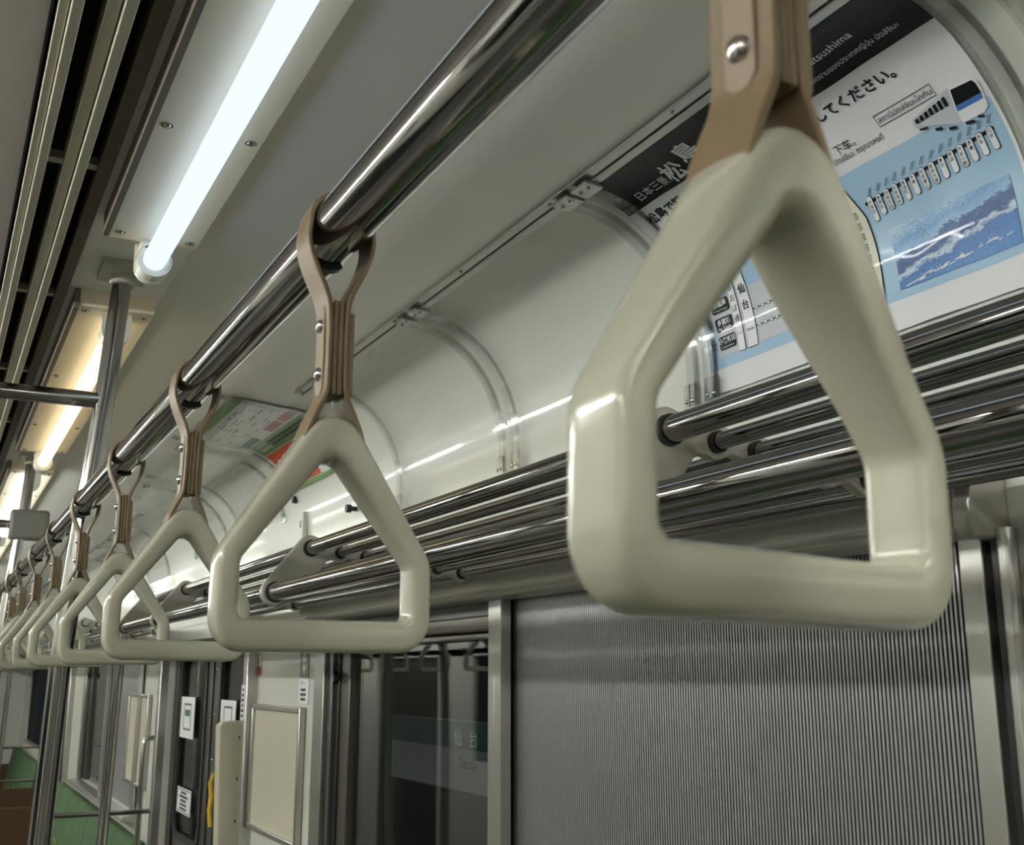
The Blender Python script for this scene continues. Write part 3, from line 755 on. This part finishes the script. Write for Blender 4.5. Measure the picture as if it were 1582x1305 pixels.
def sticker(name, x, y0, y1, z0, z1, base, label, cat='sticker', marks=()):
    t = thing(name, (x, (y0+y1)/2, z0), label, cat)
    part('backing', B().box(x-.0012, x, y0, y1, z0, z1), base, t)
    for (nm, m, b) in marks: part(nm, b, m, t, fix=False)
    return t
def bars(x, y0, y1, z0, z1, n, fill=.55, rnd=random.Random(9)):
    b = B(); h = (z1-z0)/n
    for k in range(n):
        l = (y1-y0)*(.6+.4*rnd.random()); zc = z0+h*(k+.5); ym = (y0+y1)/2
        b.add([(x, ym-l/2, zc-h*fill/2), (x, ym+l/2, zc-h*fill/2), (x, ym+l/2, zc+h*fill/2), (x, ym-l/2, zc+h*fill/2)], [(0, 1, 2, 3)])
    return b
def frame_lines(x, y0, y1, z0, z1, w_):
    return B().box(x-.0003, x, y0, y1, z0, z0+w_).box(x-.0003, x, y0, y1, z1-w_, z1).box(x-.0003, x, y0, y0+w_, z0, z1).box(x-.0003, x, y1-w_, y1, z0, z1)
dx = .9535
cab = B()
cab = frame_lines(dx-.0014, 4.60, 4.74, -.215, -.11, .008).add([(dx-.0016, y, z) for y, z in ((4.62, -.16), (4.72, -.16), (4.72, -.135), (4.62, -.135))], [(0, 1, 2, 3)])
sticker('door_sticker', dx, 4.54, 4.80, -.245, -.085, 'ink_white', 'pale sticker with door drawing on the far door leaf, upper one', marks=[('door_drawing', 'ink_dark_green', cab)])
b = bars(dx-.0016, 4.56, 4.73, -.52, -.445, 5)
sticker('door_sticker', dx, 4.51, 4.77, -.53, -.435, 'ink_white', 'white warning sticker with black lettering on the far door leaf, lower one', marks=[('lettering', 'ink_black', b), ('outline', 'ink_black', frame_lines(dx-.0014, 4.52, 4.76, -.525, -.44, .003))])
sticker('door_sticker', dx, 3.88, 4.10, -.19, -.085, 'ink_white', 'pale sticker on the near door leaf above cream box', marks=[('door_drawing', 'ink_dark_green', frame_lines(dx-.0014, 3.93, 4.05, -.18, -.105, .008))])
b = bars(.8830, 3.503, 3.532, -.130, -.036, 6)
sticker('post_sticker', .8848, 3.495, 3.54, -.135, -.03, 'ink_white', 'narrow white sticker with vertical lettering on the door post', marks=[('lettering', 'ink_black', b)])
wx = .919
b = B(); zc = .034
b.add([(wx-.0018, y, z) for y, z in ((3.0, .065), (3.018, .046), (3.0, .027), (2.982, .046))], [(0, 1, 2, 3)])
b.add([(wx-.0018, y, z) for y, z in ((3.0, .040), (3.018, .021), (3.0, .002), (2.982, .021))], [(0, 1, 2, 3)])
sticker('phone_sign', wx, 2.962, 3.040, -.006, .075, 'box_grey', 'dark grey square sign with white diamonds above the advert frame', 'sign', [('white_diamonds', 'ink_white', b)])
b = B()
wall_text(b, 'マナー', wx-.0018, 3.032, -.022, width=.05)
bb_ = bars(wx-.0018, 2.972, 3.03, -.070, -.032, 3); b.add(bb_.v, bb_.f)
sticker('manner_notice', wx, 2.955, 3.043, -.075, -.010, 'ink_white', 'small white lettered notice under the grey diamond sign', 'notice', [('lettering', 'ink_black', b)])
rb = B().add([(wx-.0018, y, z) for y, z in ((3.452, .002), (3.528, .002), (3.528, .028), (3.452, .028))], [(0, 1, 2, 3)])
sticker('red_white_notice', wx, 3.452, 3.528, .0, .072, 'ink_white', 'small white and red notice between door post and white wall', 'notice', [('red_band', 'ink_red', rb), ('lettering', 'ink_red', bars(wx-.0018, 3.465, 3.515, .034, .066, 3))])
# red arrow at the edge of view
b = B().add([(wx-.0018, y, z) for y, z in ((.711, .037), (.724, .018), (.717, .018), (.717, -.004), (.705, -.004), (.705, .018), (.698, .018))], [(0, 1, 2, 3, 4, 5, 6)])
b2 = B().add([(wx-.0018, y, z) for y, z in ((.711, -.016), (.724, -.005), (.698, -.005))], [(0, 1, 2)])
sticker('arrow_sticker', wx, .66, .728, -.016, .042, 'ink_white', 'white sticker with red arrow pointing up beside the ribbed blind', marks=[('red_arrow', 'ink_red', b), ('black_arrow', 'ink_black', b2)])

# advert frames on white panels beside the door
def ad_frame(y0, y1, z0, z1, label):
    t = thing('advert_board', (.915, (y0+y1)/2, z0), label, 'frame', 'cream advert boards by the doors')
    part('board', B().box(.910, .919, y0, y1, z0, z1), 'cream_panel', t)
    for a, b_, c_, d_ in ((y0-.012, y1+.012, z1, z1+.016), (y0-.012, y1+.012, z0-.016, z0), (y0-.014, y0, z0-.016, z1+.016), (y1, y1+.014, z0-.016, z1+.016)):
        part('frame_bar', B().box(.900, .919, a, b_, c_, d_), 'steel_satin', t, bev=.003)
    return t
ad_frame(2.985, 3.46, -.43, -.10, 'blank cream advert board in silver frame between window and sliding door')
ad_frame(5.30, 5.82, -.48, -.10, 'blank cream advert board in silver frame past the sliding door')

# cream box beside the door
t = thing('cream_door_box', (.87, 3.50, -.50), 'tall cream metal box with bolts in front of the sliding door', 'box')
part('body', B().prism([(.919, -1.2), (.868, -1.2), (.832, -.155), (.845, -.142), (.919, -.140)], 3.585, 3.64), 'cream_panel', t, bev=.004)
for k in range(3): part('bolt', B().dome((.898, 3.585, -.19-k*.125), (0, -1, 0), .0055, .004), 'black_plastic', t, smooth=True)
part('yellow_cord', B().tube([(.838, 3.645, -.30), (.829, 3.655, -.33), (.836, 3.655, -.37), (.830, 3.655, -.41), (.836, 3.65, -.46)], .007, 8), 'ink_yellow', t, smooth=True)

# ------------------------------------------------------------------ strap rail, poles, cross bars
RX, RZ, RR = .1965, .2670, .0175
def rail(fx, label):
    t = thing('strap_rail', (fx(RX), 4, RZ), label, 'handrail', 'overhead strap rails')
    part('pipe', B().tube([(fx(RX), -4.6, RZ), (fx(RX), 12.2, RZ)], RR, 32), 'chrome', t, smooth=True)
    return t
SY, DS = .204, .4085
mainrail = rail(lambda x: x, 'thick chrome overhead rail from which the cream handles hang')
rail(mir, 'chrome overhead rail over the opposite seats')
for k in range(-1, 16):
    y = SY+DS*k
    part('strap_stop', B().prism([(RX+(RR-.002)*math.cos(q), RZ+(RR-.002)*math.sin(q)) for q in [math.radians(-120+7.5*j) for j in range(9)]]+[(RX+(RR+.003)*math.cos(q), RZ+(RR+.003)*math.sin(q)) for q in [math.radians(-60-7.5*j) for j in range(9)]], y+.0145, y+.024), 'black_plastic', mainrail, bev=.001)
    part('stop_screw', B().dome((RX-.003, y+.0175, RZ+RR), (-.2, 0, 1), .005, .005), 'rivet', mainrail, smooth=True)

def pole(y, label, side=1, box=False):
    fx = (lambda x: x) if side > 0 else mir
    t = thing('grab_pole', (fx(.18), y, -1.6), label, 'pole', 'chrome poles along the aisle')
    pts = [(.235, .692), (.222, .47), (.205, .269), (.188, .02), (.181, -.25), (.178, -.7), (.178, -1.6)]
    fine = []
    for i in range(len(pts)-1):
        for k in range(4): u = k/4; fine.append((pts[i][0]+(pts[i+1][0]-pts[i][0])*u, pts[i][1]+(pts[i+1][1]-pts[i][1])*u))
    fine.append(pts[-1])
    part('tube', B().tube([(fx(p[0]), y, p[1]) for p in fine], .0165, 20), 'pole_steel', t, smooth=True)
    a, b_ = sorted((fx(.195), fx(.275)))
    part('ceiling_flange', B().box(a, b_, y-.045, y+.045, .678, .693).tube([(fx(.235), y, .68), (fx(.234), y, .66)], .022, 20), 'bracket_grey', t, smooth=True, bev=.002)
    if box:
        a, b_ = sorted((fx(.185), fx(.300)))
        part('joint_cover', B().box(a, b_, y-.03, y+.03, .418, .512), 'box_grey', t, bev=.010)
    return t
PY = [1.92, 3.80, 5.68, 7.55, 9.42, 11.30]
PLAB = ['chrome pole from the ceiling crossing behind the strap rail, nearest one', 'chrome pole with grey joint box, second along the strap rail', 'chrome pole, third along the strap rail',
        'chrome pole, fourth along the strap rail', 'chrome pole, fifth along the strap rail', 'chrome pole, sixth along the strap rail by the end wall']
for i, y in enumerate(PY): pole(y, PLAB[i], 1, i == 1)
for y in PY[:3]: pole(y, 'chrome pole over the opposite seats', -1)
for i, y in enumerate(PY[:3]):
    zz = .452 if i != 1 else .465
    b = B().tube([(.222, y, zz), (mir(.222), y, zz)], .0135, 18)
    top('cross_bar', b, 'pole_steel', (CX, y, zz), ('chrome bar crossing the aisle from the nearest pole', 'chrome bar crossing the aisle from the grey joint box', 'chrome bar crossing the aisle from the third pole')[i], 'bar', 'chrome bars across the aisle', smooth=True)

# poles standing at bench ends under the rack ends
def bench_pole(x, y, zt, label):
    t = thing('bench_end_pole', (x, y, -1.6), label, 'pole', 'poles at the bench ends')
    part('tube', B().tube([(x+.012, y, zt), (x+.008, y, -.1), (x, y, -.5), (x-.01, y, -1.0), (x-.01, y, -1.6)], .0155, 18), 'pole_steel', t, smooth=True)
    part('floor_flange', B().tube([(x-.01, y, -1.6), (x-.01, y, -1.575)], .035, 20), 'bracket_grey', t, smooth=True)
bench_pole(.500, 3.535, .122, 'chrome bench-end pole just before the sliding door')
bench_pole(.500, 4.945, .122, 'chrome bench-end pole just past the sliding door')
bench_pole(.500, 8.445, .122, 'chrome bench-end pole at the far end of the green bench')
bench_pole(.500, 9.725, .122, 'chrome bench-end pole before the farthest green bench')
# door-side grab bar
t = thing('door_grab_bar', (.88, 5.07, -.9), 'short chrome grab bar on the wall past the sliding door', 'grab bar')
part('bar', B().tube([(.915, 5.07, -.26), (.87, 5.07, -.265), (.86, 5.07, -.285), (.86, 5.07, -1.0), (.87, 5.07, -1.03), (.915, 5.07, -1.035)], .0125, 14), 'pole_steel', t, smooth=True)
part('wall_plate', B().tube([(.9195, 5.07, -.26), (.912, 5.07, -.26)], .024, 16), 'steel_satin', t, smooth=True)

# ------------------------------------------------------------------ benches
def bench(ya, yb, label):
    t = thing('bench', (.68, (ya+yb)/2, -1.6), label, 'bench', 'green benches along the wall')
    part('seat_base', B().box(.46, .915, ya+.02, yb-.02, -1.6, -1.26), 'seat_brown', t, bev=.01)
    n = max(1, round((yb-ya)/.48)); w_ = (yb-ya-.06)/n
    for k in range(n):
        a, b_ = ya+.03+w_*k+.002, ya+.03+w_*(k+1)-.002
        part('seat_cushion', B().prism([(.915, -1.26), (.42, -1.26), (.41, -1.20), (.43, -1.16), (.80, -1.19), (.915, -1.19)], a, b_), 'seat_green', t, bev=.012)
        bk = part('backrest', B().prism([(.915, -1.19), (.775, -1.19), (.79, -1.10), (.85, -.72), (.865, -.70), (.915, -.70)], a, b_), 'seat_green', t, bev=.012)
        pb = B(); yc = (a+b_)/2
        for r_ in range(4):
            for q in range(3):
                z = -1.12+r_*.04; x = .79+(z+1.10)/.38*.06-.002; yy = yc-.12+q*.09
                pb.add([(x, yy, z), (x, yy+.045, z), (x+.003, yy+.06, z+.022), (x+.003, yy+.015, z+.022)], [(0, 1, 2, 3)])
        part('woven_motif', pb, 'seat_lime', bk, kind='stuff', fix=False)
    for y in (ya, yb-.022):
        e = part('end_panel', B().prism([(.915, -1.6), (.44, -1.6), (.44, -.92), (.47, -.86), (.915, -.86)], y, y+.022), 'seat_brown', t, bev=.004)
    return t
bench(.15, 3.50, 'green bench under the nearest windows')
bench(5.17, 8.40, 'green bench with woven lime pattern in the bay past the sliding door')
bench(9.775, 12.5, 'green bench farthest down by the end wall')
for y, lab in ((4.978, 'chrome guard rail at the bench end past the sliding door'), (9.748, 'chrome guard rail at the end of the farthest bench')):
    t = thing('bench_guard_rail', (.7, y, -.9), lab, 'guard rail', 'guard rails at the bench ends')
    for z in (-.55, -.80): part('rail', B().tube([(.915, y, z), (.50, y, z)], .010, 12), 'pole_steel', t, smooth=True)

# ------------------------------------------------------------------ strap handles
def fillet(poly, rad, K=6, M=5):
    n = len(poly); arcs = []
    for i in range(n):
        p = Vector(poly[i]); a = (Vector(poly[i-1])-p).normalized(); c_ = (Vector(poly[(i+1) % n])-p).normalized()
        half = math.acos(max(-1, min(1, a.dot(c_))))/2; d = rad[i]/math.tan(half)
        o = p+(a+c_).normalized()*rad[i]/math.sin(half)
        v0 = p+a*d-o; v1 = p+c_*d-o
        a0 = math.atan2(v0.y, v0.x); a1 = math.atan2(v1.y, v1.x); da = (a1-a0+math.pi) % (2*math.pi)-math.pi
        arcs.append([o+Vector((math.cos(a0+da*k/K), math.sin(a0+da*k/K)))*rad[i] for k in range(K+1)])
    out = []
    for i in range(n):
        out += arcs[i]; q0 = arcs[i][-1]; q1 = arcs[(i+1) % n][0]
        out += [q0+(q1-q0)*k/M for k in range(1, M)]
    return out
def ring_mesh():
    z0 = -.2547
    outer = fillet([(-.0632, 0), (.0632, 0), (.0632, .053), (0, .1510), (-.0632, .053)], [.019, .019, .022, .0185, .022])
    inner = fillet([(-.0497, .0180), (.0497, .0180), (.0497, .050), (0, .1155), (-.0497, .050)], [.005, .005, .009, .0100, .009])
    n = len(outer); S = 28; b = B(); vs = []
    for o, i in zip(outer, inner):
        c_ = (o+i)/2; d = o-i; a = d.length/2; d.normalize()
        t_ = max(0, min(1, (c_.y-.055)/.06)); t_ = t_*t_*(3-2*t_); hb = .0112+.0045*t_
        for k in range(S):
            q = 2*math.pi*k/S; cq, sq = math.cos(q), math.sin(q); e = .50
            x = math.copysign(abs(cq)**e, cq)*a; y = math.copysign(abs(sq)**e, sq)*hb
            vs.append((c_.x+d.x*x, y, z0+c_.y+d.y*x))
    fs = [(i*S+k, i*S+(k+1) % S, ((i+1) % n)*S+(k+1) % S, ((i+1) % n)*S+k) for i in range(n) for k in range(S)]
    b.add(vs, fs); me = b.mesh('triangle_ring', 'cream_plastic'); me.shade_smooth(); return me
def band(path, t, w_):
    pts = [Vector(p) for p in path]; n = len(pts); L, R = [], []
    for i, p in enumerate(pts):
        d = (pts[min(i+1, n-1)]-pts[max(i-1, 0)]).normalized(); nn = Vector((-d.y, d.x)); L.append(p+nn*t/2); R.append(p-nn*t/2)
    pr = [(q.x, q.y) for q in L]+[(q.x, q.y) for q in reversed(R)]
    b = B(); m_ = len(pr)
    vs = [(q[0], -w_/2, q[1]) for q in pr]+[(q[0], w_/2, q[1]) for q in pr]
    fs = [(i, (i+1) % m_, m_+(i+1) % m_, m_+i) for i in range(m_)]
    fs += [(i, i+1, m_-2-i, m_-1-i) for i in range(n-1)]+[(m_+i, m_+m_-1-i, m_+m_-2-i, m_+i+1) for i in range(n-1)]
    return b.add(vs, fs)
def smooth_path(p, it=2):
    for _ in range(it):
        q = [p[0]]
        for a, b_ in zip(p, p[1:]): q += [(a[0]*.75+b_[0]*.25, a[1]*.75+b_[1]*.25), (a[0]*.25+b_[0]*.75, a[1]*.25+b_[1]*.75)]
        p = q+[p[-1]]
    return p
def handle_parts():
    pr = thing('hanging_strap', (0, 0, 0), 'x', 'strap handle', 'cream strap handles along the chrome rail')
    r = RR+.0022
    left = [(-r*math.cos(math.radians(a)), r*math.sin(math.radians(a))) for a in (90, 65, 40, 15, -5)]
    left += [(-.0205, -.012), (-.0165, -.026), (-.0072, -.045), (-.0050, -.056), (-.0050, -.100), (-.0062, -.108), (-.0115, -.119), (-.0165, -.131), (-.0175, -.140)]
    left = smooth_path(left, 1)
    path = [(x, z) for x, z in reversed(left)]+[(-x, z) for x, z in left[1:]]
    def add(name, b, m, par, sm=False, bev=0):
        return part(name, b, m, par, sm, bev)
    st = add('strap', band(path, .0030, .0250), 'tan_strap', pr, True, .0008)
    for x, z0, z1 in ((-.0017, -.049, -.107), (.0017, -.049, -.107), (.0081, -.056, -.107)):
        add('strap_layer', band([(x, z0), (x, (z0+z1)/2), (x, z1)], .0031, .0240), 'tan_strap', st, False, .0008)
    pad = [(.0062*math.cos(a), -.078+math.copysign(.0225, math.sin(a))+.0062*math.sin(a)) for a in [2*math.pi*(k+.5)/20 for k in range(20)]]
    add('rivet_pad', B().prism(pad, -.0077, -.0062, 'x'), 'strap_pad', st, False, .0006)
    for z in (-.063, -.093):
        b = B().dome((-.0077, 0, z), (-1, 0, 0), .0044, .0030, 14, 4)
        add('rivet', b, 'rivet', st, True)
    ring = link('triangle_ring', ring_mesh(), pr); ORG[ring.name] = (0, 0, 0)
    return pr
proto = handle_parts()
HL = ['largest cream strap handle in front of the station poster, slightly blurred', 'cream strap handle hanging in front of the rack, second from the camera', 'cream strap handle third from the camera, overlapped by the second one',
      'cream strap handle fourth from the camera along the chrome rail', 'cream strap handle fifth from the camera along the chrome rail', 'cream strap handle sixth from the camera along the chrome rail',
      'cream strap handle seventh from the camera, small', 'cream strap handle eighth from the camera, small', 'cream strap handle ninth from the camera, small and overlapped',
      'cream strap handle tenth from the camera, at the edge of view', 'cream strap handle eleventh along the rail, far off', 'cream strap handle twelfth along the rail, far off', 'cream strap handle thirteenth along the rail, far off']
YAWS = [8, 0, 1.5, -2, 2.5, -1.5, 3, -3, 1, 2, -2, 0, 1]; SW = [.9, 0, .6, -.5, .4, -.7, .3, .5, -.4, .6, 0, 0, 0]
for k in range(13):
    o = proto if k == 0 else copy_tree(proto)
    o.location = (RX, SY+DS*k+(.018 if k == 0 else 0), EYE+RZ); o.rotation_euler = (0, math.radians(SW[k]), math.radians(YAWS[k])); o['label'] = HL[k]
for k in range(-1, 13):
    o = copy_tree(proto); o.location = (mir(RX), SY+DS*k, EYE+RZ); o.rotation_euler = (0, 0, math.radians(random.uniform(-3, 3)))
    o['label'] = 'cream strap handle on the opposite rail, mirrored in the dark window'; o['group'] = 'cream strap handles on the opposite rail'

# ------------------------------------------------------------------ opposite wall (seen only as reflections)
struct('window_7', B().box(mir(.944), mir(.940), .75, 2.9, ZB, .15), 'window_glass', (mir(.94), 1.8, ZB), label='windows over the opposite seats')
struct('window_8', B().box(mir(.944), mir(.940), 5.5, 7.7, ZB, .15), 'window_glass', (mir(.94), 6.6, ZB), label='windows over the opposite seats farther on')
for i, c_ in enumerate(DOORS):
    struct('door_%d' % (4+i), B().box(mir(.985), mir(.955), c_-DH, c_-.003, -1.6, .16).box(mir(.985), mir(.955), c_+.003, c_+DH, -1.6, .16), 'door_steel', (mir(.96), c_, -1.6), label='steel sliding door in the opposite wall')

# ------------------------------------------------------------------ station outside the glass
struct('wall_platform', B().box(2.62, 2.70, -3, 16, -1.9, 1.6), 'outside_dark', (2.65, 5, -1.9), label='dark platform wall outside the window')
struct('floor_platform', B().box(1.3, 2.62, -3, 16, -1.95, -1.75), 'outside_dark', (2, 5, -1.9), label='dark platform outside the window')
t = thing('station_sign', (2.6, 5.6, -.55), 'station name sign with green band outside the dark window', 'sign')
part('board', B().box(2.595, 2.62, 4.6, 6.6, -.60, -.24), 'sign_pale', t)
part('green_band', B().box(2.592, 2.595, 4.6, 6.6, -.385, -.24), 'sign_green', t)
b = B(); letter(b, '仙', lambda u, v: (2.590, 5.67-u, -.325-v), 0, 0, h=.095); letter(b, '台', lambda u, v: (2.590, 5.47-u, -.325-v), 0, 0, h=.095)
part('kanji_lettering', b, 'sign_white', t, fix=False)
b = B(); letter(b, 'Sendai', lambda u, v: (2.593, 5.60-u, -.455-v), 0, 0, h=.06); part('latin_lettering', b, 'ink_black', t, fix=False)
